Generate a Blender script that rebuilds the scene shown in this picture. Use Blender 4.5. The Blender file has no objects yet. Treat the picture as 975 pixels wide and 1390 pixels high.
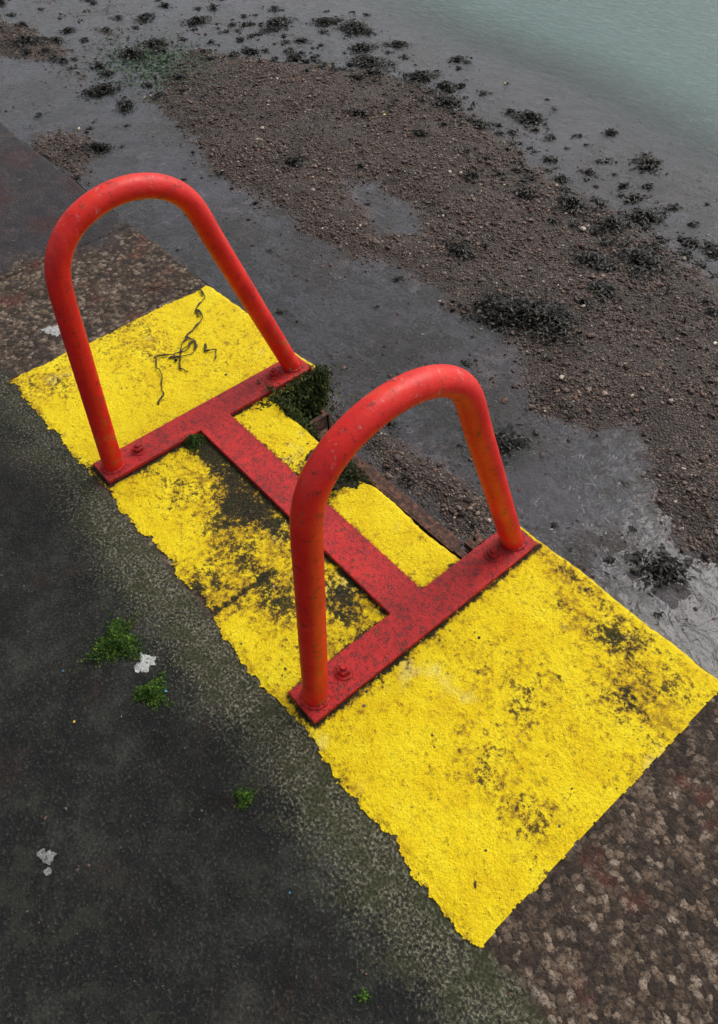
import bpy, math, numpy as np
from mathutils import Matrix, Vector
sc=bpy.context.scene
rng=np.random.default_rng(7)
# ---------------------------------------------------------------- numpy noise
TAB=[np.random.default_rng(100+i).random((256,256)) for i in range(8)]
def vnoise(x,y,seed=0):
    T=TAB[seed%8];x=x+seed*17.3;y=y+seed*9.1
    xi=np.floor(x).astype(int);yi=np.floor(y).astype(int);fx=x-xi;fy=y-yi
    fx=fx*fx*(3-2*fx);fy=fy*fy*(3-2*fy)
    a=T[xi%256,yi%256];b=T[(xi+1)%256,yi%256];c=T[xi%256,(yi+1)%256];d=T[(xi+1)%256,(yi+1)%256]
    return (a*(1-fx)+b*fx)*(1-fy)+(c*(1-fx)+d*fx)*fy
def fbm(x,y,f,o=4,seed=0):
    s=0;A=1;t=0
    for i in range(o):
        s=s+A*(vnoise(x*f,y*f,seed+i)-.5);t+=A;A*=.5;f*=2.03
    return s/t*2   # about -1..1
def sstep(a,b,v):
    t=np.clip((v-a)/(b-a),0,1);return t*t*(3-2*t)
def polysd(x,y,poly):
    P=np.array(poly,float);inside=np.zeros(x.shape,bool);dm=np.full(x.shape,1e9)
    for i in range(len(P)):
        x1,y1=P[i];x2,y2=P[(i+1)%len(P)]
        if y1!=y2:
            c=((y1>y)!=(y2>y))&(x<(x2-x1)*(y-y1)/(y2-y1)+x1);inside^=c
        ex,ey=x2-x1,y2-y1;t=np.clip(((x-x1)*ex+(y-y1)*ey)/(ex*ex+ey*ey+1e-12),0,1)
        dm=np.minimum(dm,np.hypot(x-x1-t*ex,y-y1-t*ey))
    return np.where(inside,dm,-dm)
# ---------------------------------------------------------------- mesh helpers
def link(o,parent=None):
    sc.collection.objects.link(o)
    if parent: o.parent=parent
    return o
def make_mesh(name,V,Fc,mat=None,smooth=True,attrs=None,cols=None,parent=None):
    V=np.asarray(V,np.float32);Fc=np.asarray(Fc,np.int32);k=Fc.shape[1]
    me=bpy.data.meshes.new(name)
    me.vertices.add(len(V));me.vertices.foreach_set('co',V.ravel())
    me.loops.add(Fc.size);me.loops.foreach_set('vertex_index',Fc.ravel())
    me.polygons.add(len(Fc));me.polygons.foreach_set('loop_start',np.arange(0,Fc.size,k,dtype=np.int32))
    me.polygons.foreach_set('use_smooth',np.full(len(Fc),smooth))
    me.update(calc_edges=True)
    for n,a in (attrs or {}).items():
        at=me.attributes.new(n,'FLOAT','POINT');at.data.foreach_set('value',np.asarray(a,np.float32).ravel())
    if cols is not None:
        at=me.attributes.new('Col','FLOAT_COLOR','POINT')
        at.data.foreach_set('color',np.concatenate([cols,np.ones((len(cols),1))],1).astype(np.float32).ravel())
    me.validate()
    if mat: me.materials.append(mat)
    return link(bpy.data.objects.new(name,me),parent)
def grid(name,xs,ys,fz,mat,keep=None,attrs=None,warp=None,parent=None):
    X,Y=np.meshgrid(xs,ys,indexing='ij');Z=fz(X,Y)
    nx,ny=len(xs),len(ys);idx=np.arange(nx*ny).reshape(nx,ny)
    Fc=np.stack([idx[:-1,:-1],idx[1:,:-1],idx[1:,1:],idx[:-1,1:]],-1).reshape(-1,4)
    at={k:f(X,Y) for k,f in (attrs or {}).items()}
    if keep is not None:
        cx=(X[:-1,:-1]+X[1:,1:])/2;cy=(Y[:-1,:-1]+Y[1:,1:])/2
        Fc=Fc[keep(cx,cy).ravel()]
    XW,YW=(X,Y) if warp is None else warp(X,Y)
    V=np.stack([XW,YW,Z],-1).reshape(-1,3);at={k:a.ravel() for k,a in at.items()}
    used=np.unique(Fc);mp=np.full(len(V),-1);mp[used]=np.arange(len(used))
    return make_mesh(name,V[used],mp[Fc],mat,True,{k:a[used] for k,a in at.items()},parent=parent)
# ---------------------------------------------------------------- materials
class M:
    def __init__(s,name):
        s.m=bpy.data.materials.new(name);s.m.use_nodes=True;s.t=s.m.node_tree
        s.b=s.t.nodes['Principled BSDF'];s.o=s.t.nodes['Material Output']
        s.co=s.n('ShaderNodeTexCoord').outputs['Object']
    def n(s,ty): return s.t.nodes.new(ty)
    def set(s,sock,v):
        if isinstance(v,bpy.types.NodeSocket): s.t.links.new(v,sock)
        elif isinstance(v,(tuple,list)) and len(v)==3 and sock.type=='RGBA': sock.default_value=(*v,1)
        else: sock.default_value=v
    def noise(s,sc_,det=4,rough=.55,dist=0,col=False,co=None):
        q=s.n('ShaderNodeTexNoise');s.set(q.inputs['Vector'],co or s.co);q.inputs['Scale'].default_value=sc_
        q.inputs['Detail'].default_value=min(det,4);q.inputs['Roughness'].default_value=rough;q.inputs['Distortion'].default_value=dist
        return q.outputs['Color' if col else 'Fac']
    def vor(s,sc_,feat='F1',out='Distance',co=None,rnd=1):
        q=s.n('ShaderNodeTexVoronoi');q.feature=feat;s.set(q.inputs['Vector'],co or s.co);q.inputs['Scale'].default_value=sc_
        q.inputs['Randomness'].default_value=rnd
        return q.outputs[out]
    def jitter(s,sc_,amt):
        c=s.noise(sc_,2,.6,col=True)
        a=s.n('ShaderNodeVectorMath');a.operation='MULTIPLY_ADD';s.set(a.inputs[0],c);a.inputs[1].default_value=(amt,)*3;s.set(a.inputs[2],s.co);return a.outputs[0]
    def math(s,op,a,b=0,c=0,clamp=False):
        q=s.n('ShaderNodeMath');q.operation=op;q.use_clamp=clamp
        s.set(q.inputs[0],a);s.set(q.inputs[1],b);s.set(q.inputs[2],c);return q.outputs[0]
    def mr(s,v,a,b,c=0,d=1):
        q=s.n('ShaderNodeMapRange');q.interpolation_type='SMOOTHSTEP';s.set(q.inputs['Value'],v)
        for k,x in zip(('From Min','From Max','To Min','To Max'),(a,b,c,d)): q.inputs[k].default_value=x
        return q.outputs[0]
    def mix(s,f,a,b,mode='MIX'):
        q=s.n('ShaderNodeMix');q.data_type='RGBA';q.blend_type=mode
        s.set(q.inputs[0],f);s.set(q.inputs[6],a);s.set(q.inputs[7],b);return q.outputs[2]
    def ramp(s,v,stops):
        q=s.n('ShaderNodeValToRGB');s.set(q.inputs[0],v);e=q.color_ramp.elements
        while len(e)<len(stops): e.new(.5)
        for i,(p,c) in enumerate(stops): e[i].position=p;e[i].color=(*c,1)
        return q.outputs[0]
    def attr(s,n,out='Fac'):
        q=s.n('ShaderNodeAttribute');q.attribute_name=n;return q.outputs[out]
    def sep(s,v):
        q=s.n('ShaderNodeSeparateXYZ');s.set(q.inputs[0],v);return q.outputs
    def bump(s,h,dist,strength=1,prev=None):
        q=s.n('ShaderNodeBump');s.set(q.inputs['Height'],h);q.inputs['Distance'].default_value=dist;q.inputs['Strength'].default_value=strength
        if prev: s.set(q.inputs['Normal'],prev)
        return q.outputs[0]
    def done(s,col,rough,nor=None,spec=.5,metal=0):
        s.set(s.b.inputs['Base Color'],col);s.set(s.b.inputs['Roughness'],rough)
        s.b.inputs['Specular IOR Level'].default_value=spec;s.b.inputs['Metallic'].default_value=metal
        if nor: s.set(s.b.inputs['Normal'],nor)
        return s.m
def mat_quay():
    m=M('quay_surface')
    vn=m.n('ShaderNodeTexVoronoi');m.set(vn.inputs['Vector'],m.jitter(110,.010));vn.inputs['Scale'].default_value=85
    cd=vn.outputs['Distance'];cs=m.sep(vn.outputs['Color'])[0]
    big=m.noise(3.2,3,.6);fine=m.noise(190,3,.75);mid=m.noise(22,4,.7)
    agg=m.ramp(cs,[(0,(.035,.025,.020)),(.3,(.085,.058,.040)),(.6,(.16,.11,.076)),(.85,(.26,.19,.135)),(1,(.38,.30,.23))])
    agg=m.mix(m.mr(mid,.46,.62,0,.8),agg,(.055,.039,.031))
    agg=m.mix(m.mr(mid,.44,.32,0,.4),agg,(.22,.18,.14))
    agg=m.mix(m.mr(fine,.48,.62,0,.75),agg,(.024,.019,.016))
    agg=m.mix(m.math('MULTIPLY',m.mr(cd,.38,.75),.6),agg,(.024,.019,.016))
    agg=m.mix(m.mr(m.noise(7,3,.6),.56,.66,0,.45),agg,(.13,.035,.026))
    wetc=m.ramp(m.noise(14,4,.7),[(.3,(.016,.015,.018)),(.5,(.034,.028,.032)),(.7,(.065,.048,.052))])
    wetc=m.mix(m.mr(m.noise(4,3,.5),.48,.62,0,.7),wetc,(.050,.015,.014))
    wet=m.math('MULTIPLY',m.attr('wet'),m.mr(mid,.25,.5,.5,1))
    cop=m.mix(wet,agg,wetc)
    dk=m.ramp(m.noise(9,4,.75),[(.32,(.007,.0085,.0075)),(.5,(.019,.0205,.018)),(.68,(.046,.047,.040))])
    dk=m.mix(m.mr(big,.45,.62,0,.6),dk,(.010,.0105,.011))
    dk=m.mix(m.mr(fine,.54,.68,0,.7),dk,(.085,.08,.062))
    dk=m.mix(m.mr(fine,.47,.35,0,.6),dk,(.004,.004,.004))
    dk=m.mix(m.mr(m.math('ADD',m.math('MULTIPLY',mid,.6),m.math('MULTIPLY',big,.4)),.53,.60,0,.5),dk,(.040,.040,.030))
    dk=m.mix(m.mr(m.noise(5.5,3,.6,1),.57,.66,0,.25),dk,(.036,.018,.015))
    sand=m.ramp(fine,[(.32,(.014,.014,.008)),(.47,(.065,.062,.038)),(.56,(.15,.14,.09)),(.68,(.36,.34,.24))])
    sand=m.mix(m.mr(mid,.46,.62,0,.7),sand,(.036,.042,.013))
    f2=m.math('ADD',m.math('MULTIPLY',m.math('SUBTRACT',mid,.5),1.3),m.math('MULTIPLY',m.math('SUBTRACT',fine,.5),1.4))
    bnd=m.mr(m.math('ADD',m.attr('band'),f2),.15,1.05,0,.88)
    dk=m.mix(bnd,dk,sand)
    col=m.mix(m.attr('coping'),dk,cop)
    col=m.mix(m.attr('dirt'),col,m.ramp(fine,[(.35,(.010,.010,.007)),(.55,(.028,.026,.016)),(.72,(.07,.06,.035))]))
    ro=m.mix(wet,(.85,)*3,(.34,)*3)
    h=m.math('ADD',m.math('MULTIPLY',m.math('MULTIPLY',cd,m.attr('coping')),-.5),m.math('ADD',fine,m.math('MULTIPLY',mid,.6)))
    return m.done(col,ro,m.bump(h,.007,1),.22)
def mat_yellow():
    m=M('yellow_paint')
    g=m.attr('grime')
    n1=m.noise(48,4,.75,.3);n2=m.noise(13,3,.65,.5);n3=m.noise(260,3,.8);n4=m.noise(110,3,.75)
    y=m.ramp(n2,[(.3,(.86,.58,.003)),(.5,(.96,.71,.004)),(.72,(.99,.79,.015))])
    y=m.mix(m.mr(n3,.50,.66,0,.5),y,(.62,.40,.006))
    y=m.mix(m.mr(n3,.46,.34,0,.35),y,(1,.88,.12))
    st=m.math('ADD',m.math('ADD',m.math('MULTIPLY',n1,.55),m.math('MULTIPLY',n4,.45)),m.math('MULTIPLY',g,.20))
    y=m.mix(m.mr(st,.50,.655,0,.85),y,(.38,.21,.010))
    y=m.mix(m.mr(m.noise(6,3,.6),.60,.70,0,.35),y,(.92,.80,.30))
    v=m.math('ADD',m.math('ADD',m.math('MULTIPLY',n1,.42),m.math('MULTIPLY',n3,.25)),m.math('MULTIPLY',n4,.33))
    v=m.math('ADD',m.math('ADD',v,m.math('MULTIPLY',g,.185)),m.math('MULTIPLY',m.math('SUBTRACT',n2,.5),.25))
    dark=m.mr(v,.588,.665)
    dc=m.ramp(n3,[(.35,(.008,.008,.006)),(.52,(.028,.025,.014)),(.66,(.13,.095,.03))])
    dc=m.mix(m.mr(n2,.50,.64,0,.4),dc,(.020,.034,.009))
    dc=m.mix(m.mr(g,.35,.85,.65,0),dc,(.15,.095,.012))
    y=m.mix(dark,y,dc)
    pits=m.mr(m.vor(170),.08,.20,1,0)
    pm=m.math('MULTIPLY',pits,m.mr(n4,.45,.58))
    y=m.mix(m.math('MULTIPLY',pm,.8),y,(.11,.07,.01))
    h=m.math('SUBTRACT',m.math('ADD',n3,n4),m.math('ADD',m.math('MULTIPLY',dark,.35),m.math('MULTIPLY',pm,.4)))
    return m.done(y,m.mix(dark,(.6,)*3,(.88,)*3),m.bump(h,.0050,1),.2)
def mat_red(plate):
    m=M('red_paint_plate' if plate else 'red_paint_rail')
    n1=m.noise(95 if plate else 60,4,.8);n2=m.noise(14,4,.6,.5);n3=m.noise(330,2,.7);z=m.sep(m.co)[2]
    if plate:
        c=m.ramp(n2,[(.3,(.36,.006,.007)),(.55,(.53,.010,.009)),(.75,(.66,.020,.012))])
        c=m.mix(m.mr(m.math('ADD',m.math('MULTIPLY',n1,.6),m.math('MULTIPLY',n3,.4)),.485,.59,0,.88),c,(.036,.008,.008))
        c=m.mix(m.mr(n1,.65,.705,0,.8),c,(.45,.22,.03))
        h=m.math('ADD',n1,n3);bd=.0035;ro=.40;sp=.45
    else:
        c=m.ramp(n2,[(.3,(.54,.008,.006)),(.55,(.70,.015,.008)),(.75,(.76,.035,.012))])
        c=m.mix(m.mr(n1,.56,.67,0,.75),c,(.11,.016,.012))
        c=m.mix(m.mr(m.math('ADD',m.math('MULTIPLY',n1,.5),m.math('MULTIPLY',n2,.5)),.58,.63,0,.35),c,(.42,.07,.02))
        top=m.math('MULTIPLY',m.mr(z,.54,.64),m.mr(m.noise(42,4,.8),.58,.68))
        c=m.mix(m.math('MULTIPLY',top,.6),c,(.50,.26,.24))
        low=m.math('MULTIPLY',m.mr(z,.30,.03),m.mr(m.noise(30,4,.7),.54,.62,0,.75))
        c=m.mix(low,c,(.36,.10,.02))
        h=m.math('ADD',m.math('MULTIPLY',n1,.7),m.math('MULTIPLY',n2,1.0));bd=.0018;ro=.38;sp=.42
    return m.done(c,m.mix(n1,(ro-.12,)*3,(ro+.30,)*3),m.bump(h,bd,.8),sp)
def mat_rust():
    m=M('rusty_steel')
    n=m.noise(60,4,.75)
    c=m.ramp(n,[(.3,(.014,.010,.008)),(.5,(.07,.030,.019)),(.68,(.22,.10,.055))])
    return m.done(c,.75,m.bump(n,.006,1),.4)
def mat_wall():
    m=M('wet_mossy_wall')
    n=m.noise(35,4,.75);a=m.noise(7,4,.6)
    c=m.ramp(n,[(.3,(.010,.010,.008)),(.5,(.035,.032,.022)),(.68,(.11,.10,.07))])
    c=m.mix(m.mr(a,.42,.56,0,.75),c,m.mix(m.mr(n,.4,.6),(.014,.022,.005),(.07,.10,.018)))
    return m.done(c,.6,m.bump(n,.03,1),.4)
def mat_beach():
    m=M('shingle_and_mud')
    g=m.attr('gravel')
    vn=m.n('ShaderNodeTexVoronoi');m.set(vn.inputs['Vector'],m.co);vn.inputs['Scale'].default_value=62
    d1=vn.outputs['Distance'];cs=m.sep(vn.outputs['Color'])[0]
    peb=m.ramp(cs,[(0,(.030,.020,.016)),(.4,(.085,.055,.040)),(.75,(.15,.10,.074)),(1,(.26,.20,.155))])
    peb=m.mix(m.mr(d1,.3,.7,0,.85),peb,(.018,.013,.011))
    mid=m.noise(4,4,.75);f=m.noise(42,4,.78)
    peb=m.mix(m.mr(mid,.47,.60,0,.7),peb,(.036,.025,.020))
    mud=m.ramp(f,[(.32,(.026,.024,.028)),(.5,(.072,.065,.076)),(.66,(.17,.15,.16))])
    mud=m.mix(m.mr(mid,.47,.56,0,.85),mud,m.ramp(f,[(.35,(.012,.011,.011)),(.55,(.040,.034,.031)),(.68,(.15,.12,.095))]))
    mud=m.mix(m.mr(m.noise(1.1,3,.6),.50,.64,0,.5),mud,(.110,.098,.12))
    col=m.mix(g,mud,peb)
    col=m.mix(m.attr('weedy'),col,(.010,.010,.006))
    h=m.math('ADD',m.math('MULTIPLY',m.math('MULTIPLY',d1,g),-1),m.math('MULTIPLY',f,.8))
    return m.done(col,m.mix(g,(.32,)*3,(.62,)*3),m.bump(h,.02,1),.45)
def mat_vcol(name,ro,spec=.4):
    m=M(name);c=m.attr('Col','Color')
    return m.done(c,ro,None,spec)
def mat_water():
    m=M('sea_water')
    dp=m.attr('depth')
    ob=m.n('ShaderNodeMapping');m.set(ob.inputs[0],m.co);ob.inputs['Rotation'].default_value=(0,0,.5);ob.inputs['Scale'].default_value=(1,2.2,1)
    rip=m.noise(6,4,.65,1.0,co=ob.outputs[0])
    q=m.n('ShaderNodeBump');m.set(q.inputs['Height'],rip);q.inputs['Distance'].default_value=.03;m.set(q.inputs['Strength'],m.mr(dp,0,.4,.28,.65));nor=q.outputs[0]
    fr=m.n('ShaderNodeFresnel');fr.inputs['IOR'].default_value=1.33;m.set(fr.inputs['Normal'],nor)
    gl=m.n('ShaderNodeBsdfGlossy');gl.inputs['Roughness'].default_value=.04;m.set(gl.inputs['Normal'],nor);gl.inputs['Color'].default_value=(1,1,1,1)
    tr=m.n('ShaderNodeBsdfTransparent');tr.inputs['Color'].default_value=(.92,.93,.94,1)
    df=m.n('ShaderNodeBsdfDiffuse');m.set(df.inputs['Color'],m.mix(m.noise(.6,3),(.065,.128,.118),(.095,.160,.150)))
    a=m.n('ShaderNodeMixShader');m.set(a.inputs[0],m.mr(dp,-.08,.62,-.03,.93));m.set(a.inputs[1],tr.outputs[0]);m.set(a.inputs[2],df.outputs[0])
    b=m.n('ShaderNodeMixShader');m.set(b.inputs[0],fr.outputs[0]);m.set(b.inputs[1],a.outputs[0]);m.set(b.inputs[2],gl.outputs[0])
    m.set(m.o.inputs[0],b.outputs[0]);return m.m
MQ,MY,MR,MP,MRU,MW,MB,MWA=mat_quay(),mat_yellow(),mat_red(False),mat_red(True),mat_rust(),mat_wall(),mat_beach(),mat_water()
MPEB=mat_vcol('pebble_stone',.6,.35);MWEED=mat_vcol('bladder_wrack',.5,.35);MMOSS=mat_vcol('moss',.8,.2)
# ---------------------------------------------------------------- quay plan
E=.3236;RY=.160;RX0,RX1=-.335,.352;CI=-.318
def outside(x,y):
    d1=E-y
    inr=(x>RX0)&(x<RX1)
    dx=np.maximum(np.maximum(RX0-x,x-RX1),0);dy=np.maximum(RY-y,0)
    d2=np.where(inr&(y>RY),-1,np.hypot(dx,dy))
    return np.minimum(d1,d2)
def warp(x,y):
    wy=.007*fbm(x,y*0,9,4,1)+.004*fbm(x,y,35,3,2);k=sstep(.10,-.02,E-y)*1.0
    k2=sstep(.07,.0,np.abs(y-RY))*((x>RX0-.02)&(x<RX1+.02))
    chip=-.028*np.exp(-((x+.035)/.055)**2)*k2
    wx=.006*fbm(x,y,22,3,3)*(sstep(.05,0,np.abs(x-RX0))+sstep(.05,0,np.abs(x-RX1)))*(y>RY-.05)
    return x+wx,y+wy*np.clip(k+k2*1.5,0,1.3)+chip
def topz(x,y):
    d=np.clip(outside(x,y),0,1)
    r=.020+.010*fbm(x,y,12,3,4)
    r=np.clip(r,.006,.04)
    z=-(r-np.sqrt(np.clip(r*r-np.clip(r-d,0,None)**2,0,None)))
    cop=y>CI
    near=np.abs(x)<3
    z=z+np.where(cop,.0020*fbm(x,y,25,4,5),.0014*fbm(x,y,14,4,6)-.001)*near
    for j in (-1.36,-2.9,.874,2.4,.105):
        dj=np.abs(x-j-.004*fbm(y,y*0+j,20,3,3));amp={.105:.0025,.874:.0035}.get(j,.010)
        z=z-amp*sstep(.006,.001,dj)*cop
    z=z-.002*sstep(.008,.001,np.abs(y-CI-.004*fbm(x,x*0,15,3,2)))*(np.abs(x-.0)>.87)
    return z
xs=np.concatenate([[-400,-100,-30,-10,-5,-3.2],np.linspace(-2.8,RX0,500),np.linspace(RX0,RX1,138)[1:],np.linspace(RX1,1.7,270)[1:],[2.2,3,5,10,30,100,400]])
ys=np.concatenate([[-200,-60,-20,-6,-3,-2],np.linspace(-1.5,RY,332),np.linspace(RY,E,34)[1:]])
def a_coping(x,y): return sstep(CI-.008,CI+.008,y-.010*fbm(x,y,25,4,2))
def a_band(x,y): return sstep(CI-.19,CI-.02,y+.03*fbm(x,y,6,3,5))*(.6+.4*sstep(-.6,.0,x))
def a_wet(x,y): return sstep(-1.30,-1.46,x+.15*fbm(x,y,5,3,1))
def dirtblobs(x,y,B):
    s=np.zeros(x.shape)
    for bx,by,sx,sy,a in B: s=s+a*np.exp(-((x-bx)/sx)**2-((y-by)/sy)**2)
    return s
S=.39;PW=.0399;PL=.3006;C1,C2=-.0477,.039
def plated(x,y):
    def box(cx0,cx1,cy0,cy1): return np.hypot(np.maximum(np.maximum(cx0-x,x-cx1),0),np.maximum(np.maximum(cy0-y,y-cy1),0))
    return np.minimum(np.minimum(box(-S-PW,-S+PW,-PL,PL),box(S-PW,S+PW,-PL,PL)),box(-S,S,C1,C2))
def a_dirt(x,y): return np.clip(dirtblobs(x,y,[(-.03,.11,.08,.08,1.4)])+.4*sstep(.014,0,np.abs(x-.876))*sstep(-.2,.4,fbm(x,y,20,3,2))+sstep(.012,0,np.abs(y-CI))*.3*(np.abs(x)>.87)+sstep(.02,0,outside(x,y))*.8*(np.abs(x)<.9),0,1)
quay=bpy.data.objects.new('concrete_quay',None);link(quay)
grid('deck_and_coping',xs,ys,topz,MQ,keep=lambda x,y:~((x>RX0)&(x<RX1)&(y>RY)),attrs=dict(coping=a_coping,band=a_band,wet=a_wet,dirt=a_dirt),warp=warp,parent=quay)
def poly_pts(pts,step=.02):
    o=[]
    for (a,b),(c,d) in zip(pts[:-1],pts[1:]):
        n=max(1,int(math.hypot(c-a,d-b)/step)) if math.hypot(c-a,d-b)<6 else 6
        for i in range(n): o.append((a+(c-a)*i/n,b+(d-b)*i/n))
    o.append(pts[-1]);return np.array(o)
ol=poly_pts([(-400,E),(-4,E),(RX0,E),(RX0,RY),(RX1,RY),(RX1,E),(4,E),(400,E)])
zs=np.concatenate([[-.012,-.03],np.linspace(-.06,-2.9,70)])
OX,OY=warp(ol[:,0],ol[:,1]);V=[];
for z in zs:
    nn=.012*fbm(ol[:,0]+z*.7,ol[:,1]+z,11,4,2)*(z<-.05)
    V.append(np.stack([OX,OY+nn-.001,np.full(len(OX),z)],1))
n=len(ol);V=np.concatenate(V);I=np.arange(n*len(zs)).reshape(len(zs),n)
make_mesh('quay_wall',V,np.stack([I[:-1,:-1],I[1:,:-1],I[1:,1:],I[:-1,1:]],-1).reshape(-1,4),MW,parent=quay)
# ---------------------------------------------------------------- yellow painted marking (real thin coat)
X1,X2=-.877,.866
def ym(x): return np.interp(x,[-.9,-.5,-.16,.06,.11,.3,.6,.87],[-.327,-.315,-.312,-.300,-.318,-.322,-.325,-.337])
def keepY(x,y):
    w=.014*fbm(x,y,16,4,1)+.010*fbm(x,y,90,3,3)
    k=(y>ym(x)+w)&(x>X1+.5*w-.0)&(x<X2+.3*w)
    k&=outside(x,y)>0
    k&=~(dirtblobs(x,y,[(-.035,.135,.080,.060,1.3)])+.35*fbm(x,y,30,4,4)>.5)
    return k
GB=[(-.10,-.10,.09,.05,1.1),(-.34,-.065,.055,.035,.95),(-.24,-.075,.11,.025,1.1),(.27,-.10,.07,.045,1.0),(.04,-.085,.17,.03,.7),(-.02,-.17,.14,.06,.62),(.16,-.17,.12,.055,.55),
 (-.045,.12,.07,.06,1.0),(-.25,-.15,.12,.06,.5),(.12,-.23,.22,.06,.45),(-.30,-.23,.12,.05,.3),(.77,.16,.06,.04,.62),(.81,.25,.06,.035,.5),(.63,.23,.10,.04,.55),(.68,-.13,.09,.06,.4),(.79,-.13,.05,.045,.45),(.60,.04,.12,.08,.3),(.45,-.12,.04,.04,.4),
 (-.60,.26,.2,.03,.25),(-.74,.0,.14,.12,.45),(-.78,-.24,.08,.06,.45),(-.55,.15,.1,.08,.25),(.55,.29,.3,.015,.4),(.105,-.24,.008,.08,.6),(.70,.1,.25,.2,.22)]
def a_grime(x,y):
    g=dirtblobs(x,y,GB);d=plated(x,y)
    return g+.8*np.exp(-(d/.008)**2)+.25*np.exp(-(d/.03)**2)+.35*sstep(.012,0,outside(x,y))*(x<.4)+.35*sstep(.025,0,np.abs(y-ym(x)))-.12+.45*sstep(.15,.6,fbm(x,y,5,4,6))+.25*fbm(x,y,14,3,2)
ysy=np.concatenate([np.linspace(-.37,RY,240),np.linspace(RY,E,76)[1:]])
xsy=np.concatenate([np.linspace(-.91,RX0,260),np.linspace(RX0,RX1,310)[1:],np.linspace(RX1,.89,240)[1:]])
grid('yellow_painted_marking',xsy,ysy,lambda x,y:np.maximum(topz(x,y),-.05)+.0024+.0010*fbm(x,y,90,3,2),MY,keep=keepY,attrs=dict(grime=a_grime),warp=warp)
# ---------------------------------------------------------------- red grab-rail frame
root=bpy.data.objects.new('ladder_grab_rails',None);link(root)
import bmesh
def bmobj(name,bm,mat,parent,smooth=False,bev=0):
    me=bpy.data.meshes.new(name);bmesh.ops.recalc_face_normals(bm,faces=bm.faces[:])
    bm.to_mesh(me);bm.free();me.materials.append(mat)
    for p in me.polygons:p.use_smooth=smooth
    o=link(bpy.data.objects.new(name,me),parent)
    if bev:
        b=o.modifiers.new('b','BEVEL');b.width=bev;b.segments=3;b.limit_method='ANGLE'
    return o
def addbox(bm,x0,x1,y0,y1,z0,z1):
    v=[bm.verts.new((x,y,z)) for z in(z0,z1) for x,y in((x0,y0),(x1,y0),(x1,y1),(x0,y1))]
    for f in((0,3,2,1),(4,5,6,7),(0,1,5,4),(1,2,6,5),(2,3,7,6),(3,0,4,7)): bm.faces.new([v[i] for i in f])
bm=bmesh.new()
out=[(-S-PW,-PL),(-S+PW,-PL),(-S+PW,C1),(S-PW,C1),(S-PW,-PL),(S+PW,-PL),(S+PW,PL),(S-PW,PL),(S-PW,C2),(-S+PW,C2),(-S+PW,PL),(-S-PW,PL)]
ZB,ZT=.0045,.0150
lo=[bm.verts.new((x,y,ZB)) for x,y in out];hi=[bm.verts.new((x,y,ZT)) for x,y in out]
def qf(L): 
    bm.faces.new([L[0],L[1],L[2],L[9],L[10],L[11]]);bm.faces.new([L[2],L[3],L[8],L[9]]);bm.faces.new([L[3],L[4],L[5],L[6],L[7],L[8]])
qf(hi);qf(lo)
for i in range(12): bm.faces.new([lo[i],lo[(i+1)%12],hi[(i+1)%12],hi[i]])
bmobj('base_frame',bm,MP,root,False,.002)
def tube(P,r,seg=28):
    P=np.asarray(P,float);T=np.gradient(P,axis=0);T/=np.linalg.norm(T,axis=1)[:,None]
    V=[];rr=np.broadcast_to(r,(len(P),))
    up=np.array([1.,0,0]) if abs(T[0][0])<.9 else np.array([0,1.,0])
    for p,t,q in zip(P,T,rr):
        a=up-t*(up@t);a/=np.linalg.norm(a);b=np.cross(t,a);up=a
        th=np.linspace(0,2*np.pi,seg,endpoint=False)
        V.append(p+q*(np.cos(th)[:,None]*a+np.sin(th)[:,None]*b))
    V=np.concatenate(V);I=np.arange(len(P)*seg).reshape(len(P),seg);J=np.roll(I,-1,1)
    return V,np.stack([I[:-1],J[:-1],J[1:],I[1:]],-1).reshape(-1,4)
A_,B_,H1,HT,MM=.2668,.163,.500,.6255,-.069;TR=.0238
def hoop():
    t=np.linspace(0,1,60)[:,None]
    L=np.concatenate([-A_+t*(MM-B_+A_),t*H1],1)
    th=np.linspace(np.pi,0,90)[1:-1,None]
    Ar=np.concatenate([MM+B_*np.cos(th),H1+(HT-H1)*np.sin(th)],1)
    R=np.concatenate([A_+t*(MM+B_-A_),t*H1],1)[::-1]
    P=np.concatenate([L,Ar,R]);s=np.r_[0,np.cumsum(np.linalg.norm(np.diff(P,axis=0),axis=1))]
    u=np.linspace(0,s[-1],220);P=np.stack([np.interp(u,s,P[:,0]),np.interp(u,s,P[:,1])],1)
    for _ in range(60): P[1:-1]=(P[:-2]+P[2:]+2*P[1:-1])/4
    return P
HP=hoop()
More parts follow.
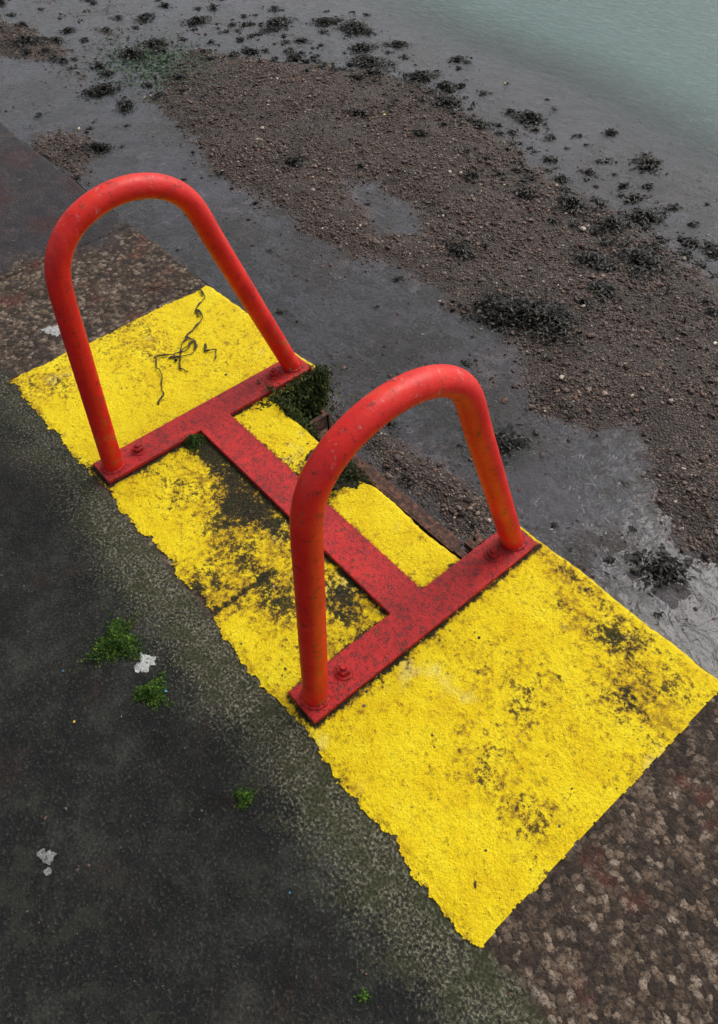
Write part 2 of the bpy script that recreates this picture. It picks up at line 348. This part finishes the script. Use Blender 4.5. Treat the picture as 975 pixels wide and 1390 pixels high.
for x,nm in((-S,'rail_hoop_far'),(S,'rail_hoop_near')):
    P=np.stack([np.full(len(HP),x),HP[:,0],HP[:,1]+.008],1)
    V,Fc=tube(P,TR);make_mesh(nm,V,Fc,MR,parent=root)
    for k,y in enumerate((-A_,A_)):
        th=np.linspace(0,2*np.pi,49);P=np.stack([x+(TR+.001)*np.cos(th),y+(TR+.001)*np.sin(th),ZT+.001+.0008*np.sin(th*17)],1)
        V,Fc=tube(P,.0042+.0008*np.sin(th*13),seg=10);make_mesh('weld_%s_%d'%(nm[-4:].strip('_'),k),V,Fc,MP,parent=root)
    for k,y in enumerate((-.196,.208)):
        bm=bmesh.new()
        bmesh.ops.create_cone(bm,cap_ends=True,segments=32,radius1=.0195,radius2=.0188,depth=.003,matrix=Matrix.Translation((x-.003,y,ZT+.0012)))
        bmesh.ops.create_cone(bm,cap_ends=True,segments=6,radius1=.0138,radius2=.0134,depth=.011,matrix=Matrix.Translation((x-.003,y,ZT+.0077))@Matrix.Rotation(.4+k+x,4,'Z'))
        bmesh.ops.create_cone(bm,cap_ends=True,segments=20,radius1=.0072,radius2=.0064,depth=.008,matrix=Matrix.Translation((x-.003,y,ZT+.0162)))
        bmobj('bolt_%s_%d'%(nm[-4:].strip('_'),k),bm,MP,root,False,.0009)
# ---------------------------------------------------------------- rusty ladder in the recess
lad=bpy.data.objects.new('quay_wall_ladder',None);link(lad)
bm=bmesh.new()
for x in(-.265,.30):
    addbox(bm,x-.006,x+.006,.215,.275,-2.75,-.075)
    addbox(bm,x-.02,x+.006,.268,.282,-2.75,-.078)
bmobj('stiles',bm,MRU,lad,False,.001)
bm=bmesh.new()
for i in range(10):
    z=-.16-.28*i
    bmesh.ops.create_cone(bm,cap_ends=True,segments=14,radius1=.012,radius2=.012,depth=.552,matrix=Matrix.Translation((.0175,.245,z))@Matrix.Rotation(math.pi/2,4,'Y'))
bmobj('rungs',bm,MRU,lad,True)
bm=bmesh.new()
addbox(bm,-.20,.293,.186,.192,-.11,-.050);addbox(bm,-.20,.293,.192,.222,-.056,-.050)
addbox(bm,.294,.350,.188,.206,-.062,-.046);addbox(bm,.294,.350,.222,.240,-.062,-.046);addbox(bm,.300,.350,.207,.221,-.075,-.068)
bmobj('top_angle',bm,MRU,lad,False,.001)
# ---------------------------------------------------------------- foreshore
WL=-2.60
G1=[(-9.52,4.91),(-8.76,5.37),(-7.77,5.75),(-7.08,6.17),(-6.50,6.40),(-5.60,6.22),(-4.56,5.92),(-3.63,5.68),(-2.77,5.53),(-2.03,5.29),(-1.39,5.16),(-.11,4.83),(3,4.4),(3,2.1),(1.12,2.46),(.29,2.56),(-.14,2.62),(-.36,2.78),(-.62,3.17),(-.85,3.28),(-1.16,3.10),(-1.37,2.99),(-1.62,3.32),(-2.02,3.35),(-2.54,3.43),(-3.28,3.41),(-3.91,3.26),(-4.80,3.26),(-5.70,3.27),(-6.95,3.42),(-8.09,3.66),(-8.85,4.33)]
P1=[(-5.01,4.07),(-4.79,4.30),(-4.15,4.12),(-3.85,3.94),(-4.10,3.79),(-4.56,3.81)]
G2=[(-15.78,2.89),(-12.85,3.64),(-11.57,3.77),(-10.44,3.69),(-10.50,3.28),(-11.22,2.95),(-14.22,2.39)]
G3=[(-8.59,2.20),(-8.23,2.69),(-7.56,2.82),(-7.30,2.58),(-6.88,2.19),(-7.2,1.9),(-8.01,1.9)]
G4=[(-2.34,1.95),(-1.82,2.06),(-1.35,2.17),(-.93,2.15),(-.88,1.75),(-1.82,1.65)]
def gsd(x,y):
    w=.20*fbm(x,y,1.6,5,1)+.09*fbm(x,y,8,3,5)
    a=polysd(x,y,G1);a=np.minimum(a,-polysd(x,y,P1)*1.0)
    b=np.maximum(polysd(x,y,G2)-.03,polysd(x,y,G3)-.03)
    c=polysd(x,y,G4)-.05
    return np.maximum(np.maximum(a,b),c)+w
def seat(x,y): return y-(7.45-.157*(x+3.12))
def bz(x,y):
    s=gsd(x,y)
    z=-.012+.024*fbm(x,y,2.0,5,3)+.018*fbm(x,y,12,4,4)
    z=z+.055*sstep(-.15,.35,s)+.010*fbm(x,y,14,3,6)*sstep(0,.2,s)
    z=z-.17*np.clip(seat(x,y)+1.0+.5*fbm(x,y,.5,3,3),0,4)**1.7
    z=np.where((y>14)|(x<-17)|(x>5),-.8,z)
    return WL+z
W=[(-7.27,6.32,.30),(-8.37,7.00,.30),(-9.33,6.35,.28),(-6.44,6.46,.24),(-5.59,6.14,.20),(-8.12,5.76,.15),(-9.06,3.42,.25),(-4.70,6.55,.20),(-3.13,6.58,.19),(-3.10,5.33,.2),(-2.53,5.71,.2),(-2.06,5.01,.26),(-2.38,4.71,.17),(-2.02,3.76,.27),(-2.38,3.60,.27),(-2.22,3.72,.25),(-3.28,4.0,.15),(-5.7,3.94,.14),(-1.40,2.52,.18),(-.01,2.45,.16),(-5.22,5.32,.09),(-8.86,6.86,.20),(-8.73,5.47,.13),(-4.16,5.04,.09),(-3.54,5.19,.13),(-3.83,6.89,.08),(-6.52,7.20,.11),(-7.46,7.01,.14),(-8.53,6.20,.11),(-9.82,4.27,.25),(-9.95,4.69,.2),(-11.31,3.43,.26),(-1.76,5.66,.13),(-1.98,5.61,.11),(-2.80,5.90,.10),(-7.6,2.6,.15),(-6.9,6.1,.18),(-10.3,5.6,.2),(-5.0,6.0,.14),(-6.1,5.2,.13),(-2.0,4.4,.13),(-7.7,6.6,.2),(-6.0,6.5,.16),(-2.6,5.3,.18)]
NB=len(W)
for _ in range(240):
    t=rng.random();x=-10+9.8*t;y=np.interp(x,[-10,-6.5,-.1],[5.6,6.4,5.0])+rng.normal(0,.45);W.append((x,y,rng.uniform(.02,.10)))
for _ in range(110):
    x=rng.uniform(-14,-8);y=rng.uniform(3.2,7.5);W.append((x,y,rng.uniform(.03,.17)))
for _ in range(60):
    x=rng.uniform(-9,.5);W.append((x,rng.uniform(1.2,4.6),rng.uniform(.015,.06)))
def a_weedy(x,y):
    s=np.zeros(x.shape)
    for wx,wy,r in W:
        if r>.05:
            k=(np.abs(x-wx)<2*r+.1)&(np.abs(y-wy)<2*r+.1)
            if k.any(): s[k]=np.maximum(s[k],sstep(1.35*r,.5*r,np.hypot(x[k]-wx,y[k]-wy)+r*.6*fbm(x[k],y[k],11,3,2)))
    return s*.95
bx=np.concatenate([[-400,-120,-50,-25,-17.5],np.arange(-16.5,4,.03),[5,8,20,60,400]])
by=np.concatenate([[-5,.1],np.arange(.25,11.5,.03),[12,13,15,25,60,400]])
grid('foreshore_ground',bx,by,bz,MB,attrs=dict(gravel=lambda x,y:np.clip(sstep(-.10,.14,gsd(x,y))+.55*sstep(.0,.5,fbm(x,y,1.7,5,2)),0,1),weedy=a_weedy))
wx=np.concatenate([[-400,-120,-50,-25],np.arange(-16.5,4,.12),[8,20,60,400]]);wy=np.concatenate([[.2],np.arange(.5,13,.12),[15,25,60,400]])
grid('sea_water',wx,wy,lambda x,y:np.full(x.shape,WL),MWA,attrs=dict(depth=lambda x,y:np.clip(WL-bz(x,y),0,2)))
ph=(1+5**.5)/2
ICO=np.array([(-1,ph,0),(1,ph,0),(-1,-ph,0),(1,-ph,0),(0,-1,ph),(0,1,ph),(0,-1,-ph),(0,1,-ph),(ph,0,-1),(ph,0,1),(-ph,0,-1),(-ph,0,1)])/np.sqrt(1+ph*ph)
ICF=np.array([(0,11,5),(0,5,1),(0,1,7),(0,7,10),(0,10,11),(1,5,9),(5,11,4),(11,10,2),(10,7,6),(7,1,8),(3,9,4),(3,4,2),(3,2,6),(3,6,8),(3,8,9),(4,9,5),(2,4,11),(6,2,10),(8,6,7),(9,8,1)])
def stones(name,px,py,pz,size,cols,mat,parent=None,flat=.6):
    n=len(px);sc3=np.stack([size*rng.uniform(.8,1.3,n),size*rng.uniform(.6,1,n),size*rng.uniform(.7,1.1,n)*flat],1)
    V=ICO[None]*(1+rng.normal(0,.13,(n,12,1)))*sc3[:,None,:]
    a=rng.uniform(0,6.28,n);b=rng.normal(0,.35,n);ca,sa,cb,sb=np.cos(a),np.sin(a),np.cos(b),np.sin(b)
    y=V[...,1]*cb[:,None]-V[...,2]*sb[:,None];z=V[...,1]*sb[:,None]+V[...,2]*cb[:,None];x=V[...,0]
    V=np.stack([x*ca[:,None]-y*sa[:,None]+px[:,None],x*sa[:,None]+y*ca[:,None]+py[:,None],z+pz[:,None]],-1)
    Fc=ICF[None]+12*np.arange(n)[:,None,None]
    return make_mesh(name,V.reshape(-1,3),Fc.reshape(-1,3),mat,False,cols=np.repeat(cols,12,0),parent=parent)
PAL=np.array([(.050,.031,.023),(.085,.053,.038),(.125,.080,.058),(.066,.050,.046),(.17,.12,.095),(.032,.022,.019),(.32,.27,.22),(.13,.06,.04)])
def pick(n): return PAL[rng.choice(8,n,p=[.22,.22,.16,.14,.09,.1,.03,.04])]*rng.uniform(.6,1.4,(n,1))
N=150000;x=rng.uniform(-13,1.6,N);y=rng.uniform(1.5,7,N);s=gsd(x,y)
k=(s>rng.normal(.03,.10,N))&(fbm(x,y,2.6,4,6)+rng.normal(0,.25,N)>-.22);x,y=x[k],y[k]
sz=np.clip(rng.lognormal(math.log(.0082),.48,len(x)),.004,.032)
tone=(1+.5*fbm(x,y,.9,4,2))[:,None]
stones('shingle_pebbles',x,y,bz(x,y)+sz*.25,sz,pick(len(x))*tone*1.05,MPEB)
N=34000;x=rng.uniform(-13,2,N);y=rng.uniform(.4,8.0,N);k=fbm(x,y,1.7,5,2)+rng.normal(0,.25,N)>.10;x,y=x[k],y[k]
sz=np.clip(rng.lognormal(math.log(.0075),.5,len(x)),.004,.035)
stones('scattered_stones',x,y,bz(x,y)+sz*.3,sz,pick(len(x))*.8,MPEB)
# seaweed ribbons
def ribbons(name,cx,cy,cz,ln,wd,cols,mat,lift,seg=4,drop=.45):
    n=len(cx);a=rng.uniform(0,6.28,n);cur=rng.normal(0,.5,n);up=rng.uniform(-.1,1,n)*lift
    P=np.zeros((n,seg+1,3));P[:,0]=np.stack([cx,cy,cz],1);ang=a.copy();el=np.arctan(up)
    for i in range(seg):
        st=ln/seg;P[:,i+1,0]=P[:,i,0]+np.cos(ang)*np.cos(el)*st;P[:,i+1,1]=P[:,i,1]+np.sin(ang)*np.cos(el)*st;P[:,i+1,2]=P[:,i,2]+np.sin(el)*st
        ang=ang+cur+rng.normal(0,.25,n);el=el-drop*np.abs(lift)
    pr=np.stack([-np.sin(a),np.cos(a),rng.normal(0,.5,n)],1);w=np.sin(np.linspace(.5,2.9,seg+1))[None,:,None]*wd[:,None,None]
    L=P-pr[:,None]*w;R=P+pr[:,None]*w
    V=np.concatenate([L,R],1);m=2*(seg+1);i=np.arange(seg)
    q=np.stack([i,i+1,i+seg+2,i+seg+1],1)
    Fc=q[None]+m*np.arange(n)[:,None,None]
    return make_mesh(name,V.reshape(-1,3),Fc.reshape(-1,4),mat,True,cols=np.repeat(cols,m,0))
cx=[];cy=[];cz=[];ln=[];wd=[]
for i,(wx_,wy_,r) in enumerate(W):
    n=int(160+12000*r*r) if i<NB else int(15+4500*r*r)
    q=np.abs(rng.normal(0,.50,n));th=rng.uniform(0,6.28,n);ra=r*q*(1+.35*np.sin(2*th+wx_*5)+.25*np.sin(5*th+wy_*9))
    x=wx_+ra*np.cos(th);y=wy_+ra*np.sin(th)
    cx.append(x);cy.append(y);cz.append(np.maximum(bz(x,y),WL-.008)+np.clip(.30*r,.004,.07)*np.exp(-(q*1.5)**2)*rng.uniform(.1,1,n)+.004)
    ln.append(rng.uniform(.02,.07,n)*(.7 if r<.06 else 1));wd.append(rng.uniform(.003,.011,n))
cx,cy,cz,ln,wd=map(np.concatenate,(cx,cy,cz,ln,wd));n=len(cx)
cols=np.array([(.011,.010,.007),(.020,.016,.009),(.007,.007,.006),(.042,.032,.013)])[rng.choice(4,n,p=[.4,.25,.27,.08])]
ribbons('seaweed_clumps',cx,cy,cz,ln,wd,cols,MWEED,.4)
n=2200;cx=rng.normal(-9.3,.6,n);cy=rng.normal(4.3,.35,n)
ribbons('green_seaweed',cx,cy,np.maximum(bz(cx,cy),WL)+.004,rng.uniform(.02,.08,n),rng.uniform(.003,.009,n),np.tile((.025,.07,.016),(n,1))*rng.uniform(.4,1.4,(n,1)),MWEED,.2)
# ---------------------------------------------------------------- moss, droppings, dried weed on the quay
def tuft(name,px,py,r,n,dk=1.):
    q=np.abs(rng.normal(0,.5,n));th=rng.uniform(0,6.28,n);k=r*q*(1+.35*np.sin(3*th+px*9)+.2*np.sin(7*th))
    x=px+k*np.cos(th);y=py+k*np.sin(th);z=.020*(r/.03)*np.exp(-(q*1.3)**2)*rng.uniform(.1,1,n)*(.5+1.0*vnoise(x*90,y*90,2))-.001
    c=np.array([(.020,.055,.006),(.050,.11,.010),(.010,.026,.005),(.11,.18,.020)])[rng.choice(4,n,p=[.3,.3,.25,.15])]*dk
    return ribbons(name,x,y,z,rng.uniform(.003,.008,n),rng.uniform(.0005,.0013,n),c,MMOSS,1.5,3)
tuft('moss_tuft',.035,-.49,.042,6500);tuft('moss_tuft',.175,-.49,.028,3000);tuft('moss_tuft',.45,-.47,.017,900)
tuft('moss_tuft',-.335,-.080,.035,1400,.7);tuft('moss_tuft',.80,-.50,.008,150)
def lipweed(name,pts,n,cols):
    P=np.array(pts);i=rng.integers(0,len(P),n);b=P[i]
    x=b[:,0]+rng.normal(0,1,n)*b[:,3];y=b[:,1]+rng.normal(0,1,n)*b[:,4];z=b[:,2]+rng.normal(0,1,n)*b[:,5]
    z=np.where(outside(x,y)>0,np.maximum(z,topz(x,y)+.001),z)
    z=np.where(plated(x,y)<=0,np.maximum(z,ZT+.001),z)
    return ribbons(name,x,y,z,rng.uniform(.006,.03,n),rng.uniform(.0008,.003,n),np.array(cols)[rng.choice(len(cols),n)],MMOSS,.8,4,.9)
lipweed('hanging_weed',[(-.06,.135,.004,.018,.012,.003),(-.02,.14,.002,.022,.012,.004),(0.01,.150,-.01,.015,.008,.01),(-.01,.07,.016,.014,.018,.002),(.01,.03,.017,.012,.014,.001),(-.08,.165,-.02,.02,.006,.015)],1700,[(.012,.012,.006),(.030,.030,.008),(.05,.030,.014),(.02,.04,.008)])
lipweed('wall_moss',[(-.332,.20,-.05,.004,.03,.03),(-.332,.27,-.05,.004,.03,.03),(-.322,.24,-.12,.008,.05,.05),(-.29,.166,-.04,.03,.006,.03),(-.22,.166,-.05,.05,.004,.03),(-.333,.31,-.03,.008,.01,.02)],6500,[(.012,.016,.005),(.040,.058,.010),(.070,.085,.018),(.02,.035,.006)])
def splat(name,px,py,r,col):
    m=M(name+'_mat');nn=m.noise(150,4,.8);mt=m.done(m.ramp(nn,[(.38,tuple(c*.25 for c in col)),(.55,col)]),.7,m.bump(nn,.006,1))
    g=np.linspace(-1.8*r,1.8*r,60)
    def kp(x,y): return np.hypot(x-px,y-py)*(1+.2*np.sin(3*np.arctan2(y-py,x-px)+px*20))<r*(.85+1.0*fbm(x,y,80,4,3))
    grid(name,px+g,py+g,lambda x,y:topz(x,y)+.0015+.004*np.clip(1-np.hypot(x-px,y-py)/r,0,1)+.002*fbm(x,y,150,3,1),mt,keep=kp)
splat('bird_dropping',.112,-.468,.020,(.62,.63,.60));splat('bird_dropping',.32,-.77,.015,(.30,.30,.28));splat('bird_dropping',-1.0,-.14,.026,(.55,.55,.52))
m=M('dried_seaweed');nn=m.noise(80,4);MDS=m.done(m.ramp(nn,[(.3,(.008,.006,.003)),(.7,(.045,.030,.010))]),.6)
def smooth(p,n=90):
    p=np.array(p,float);t=np.linspace(0,len(p)-1,n);q=np.stack([np.interp(t,range(len(p)),p[:,i]) for i in range(p.shape[1])],1)
    for _ in range(6): q[1:-1]=(q[:-2]+q[2:]+2*q[1:-1])/4
    return q
Vs=[];Fs=[];off=0
strands=[[(-.985,.17),(-.95,.22),(-.90,.25),(-.87,.28),(-.83,.27),(-.80,.22),(-.76,.20)],[(-.80,.22),(-.75,.21),(-.72,.16),(-.70,.13),(-.68,.14),(-.65,.10),(-.66,.06),(-.63,.05)],
 [(-.66,.06),(-.69,.02),(-.65,.0),(-.60,-.01),(-.55,-.04),(-.51,-.07)],[(-.70,.13),(-.66,.08),(-.63,.07),(-.60,.04),(-.57,.05)],[(-.64,.15),(-.61,.13),(-.60,.16),(-.56,.13)],[(-.68,.14),(-.65,.13),(-.63,.10),(-.65,.05)],[(-.67,.12),(-.66,.09),(-.64,.07),(-.66,.04)]]
for s_ in strands:
    q=smooth(s_);q=q+np.stack([.010*fbm(q[:,0],q[:,1],40,3,1),.010*fbm(q[:,0],q[:,1],40,3,2)],1)
    z=topz(q[:,0],q[:,1])+.007+.004*fbm(q[:,0],q[:,1],30,2,5)
    V,Fc=tube(np.stack([q[:,0],q[:,1],z],1),.0012+.0036*np.clip(fbm(q[:,0]*1.,q[:,1],45,2,4)+.05,0,1),seg=8);Vs.append(V);Fs.append(Fc+off);off+=len(V)
make_mesh('dried_seaweed_strand',np.concatenate(Vs),np.concatenate(Fs),MDS)
n=2500;x=rng.uniform(-2.3,1.4,n);y=rng.uniform(-1.2,.3,n);k=(outside(x,y)>.02)&(plated(x,y)>.0);x,y=x[k],y[k];sz=np.clip(rng.lognormal(math.log(.0011),.5,len(x)),.0006,.005)
stones('grit',x,y,topz(x,y)+.0025,sz,pick(len(x))*1.2,MPEB)
# scraps of leaf and litter
lx=np.array([.13,.02,.19,.62,-2.7,-5.9,-5.5,-1.0,-4.6,-7.1]);ly=np.array([-.63,-.60,-.47,-.50,5.05,5.4,7.0,4.5,6.6,4.6])
lz=np.where(ly<.3,.002,WL+.035);ls=np.where(ly<.3,.0026,.020)
stones('leaf_litter',lx,ly,lz,ls,np.array([(.55,.38,.03),(.08,.22,.4),(.08,.25,.4),(.08,.25,.4),(.7,.5,.05),(.6,.5,.1),(.7,.6,.1),(.6,.6,.5),(.6,.6,.55),(.5,.5,.4)]),MPEB,flat=.2)
# ---------------------------------------------------------------- light
w=bpy.data.worlds.new('World');sc.world=w;w.use_nodes=True;t=w.node_tree
bg=t.nodes['Background'];sky=t.nodes.new('ShaderNodeTexSky');sky.sky_type='NISHITA';sky.sun_disc=False
EL,AZ=math.radians(52),math.radians(2)
sky.sun_elevation=EL;sky.sun_rotation=AZ;sky.dust_density=4;sky.air_density=1.2
hs=t.nodes.new('ShaderNodeHueSaturation');hs.inputs['Saturation'].default_value=.28
t.links.new(sky.outputs[0],hs.inputs['Color']);t.links.new(hs.outputs[0],bg.inputs[0]);bg.inputs[1].default_value=.15
sl=bpy.data.lights.new('sun','SUN');sl.energy=1.5;sl.angle=math.radians(30);sl.color=(1,.97,.93)
so=bpy.data.objects.new('sun',sl);link(so)
dv=Vector((math.sin(AZ)*math.cos(EL),math.cos(AZ)*math.cos(EL),math.sin(EL)));so.rotation_euler=dv.to_track_quat('Z','Y').to_euler()
# ---------------------------------------------------------------- camera
cd=bpy.data.cameras.new('camera');co=bpy.data.objects.new('camera',cd);link(co);sc.camera=co
cd.sensor_fit='HORIZONTAL';cd.sensor_width=36;cd.lens=38.854;cd.shift_y=-.04615;cd.clip_start=.02;cd.clip_end=2000
R=Vector((.6449,.7631,-.0415));U=Vector((-.5530,.5035,.6638));Fw=Vector((-.5275,.4052,-.7467))
co.matrix_world=Matrix(((R.x,U.x,-Fw.x,.974),(R.y,U.y,-Fw.y,-.583),(R.z,U.z,-Fw.z,1.343),(0,0,0,1)))
sc.view_settings.view_transform='Standard';sc.view_settings.look='None';sc.view_settings.exposure=0
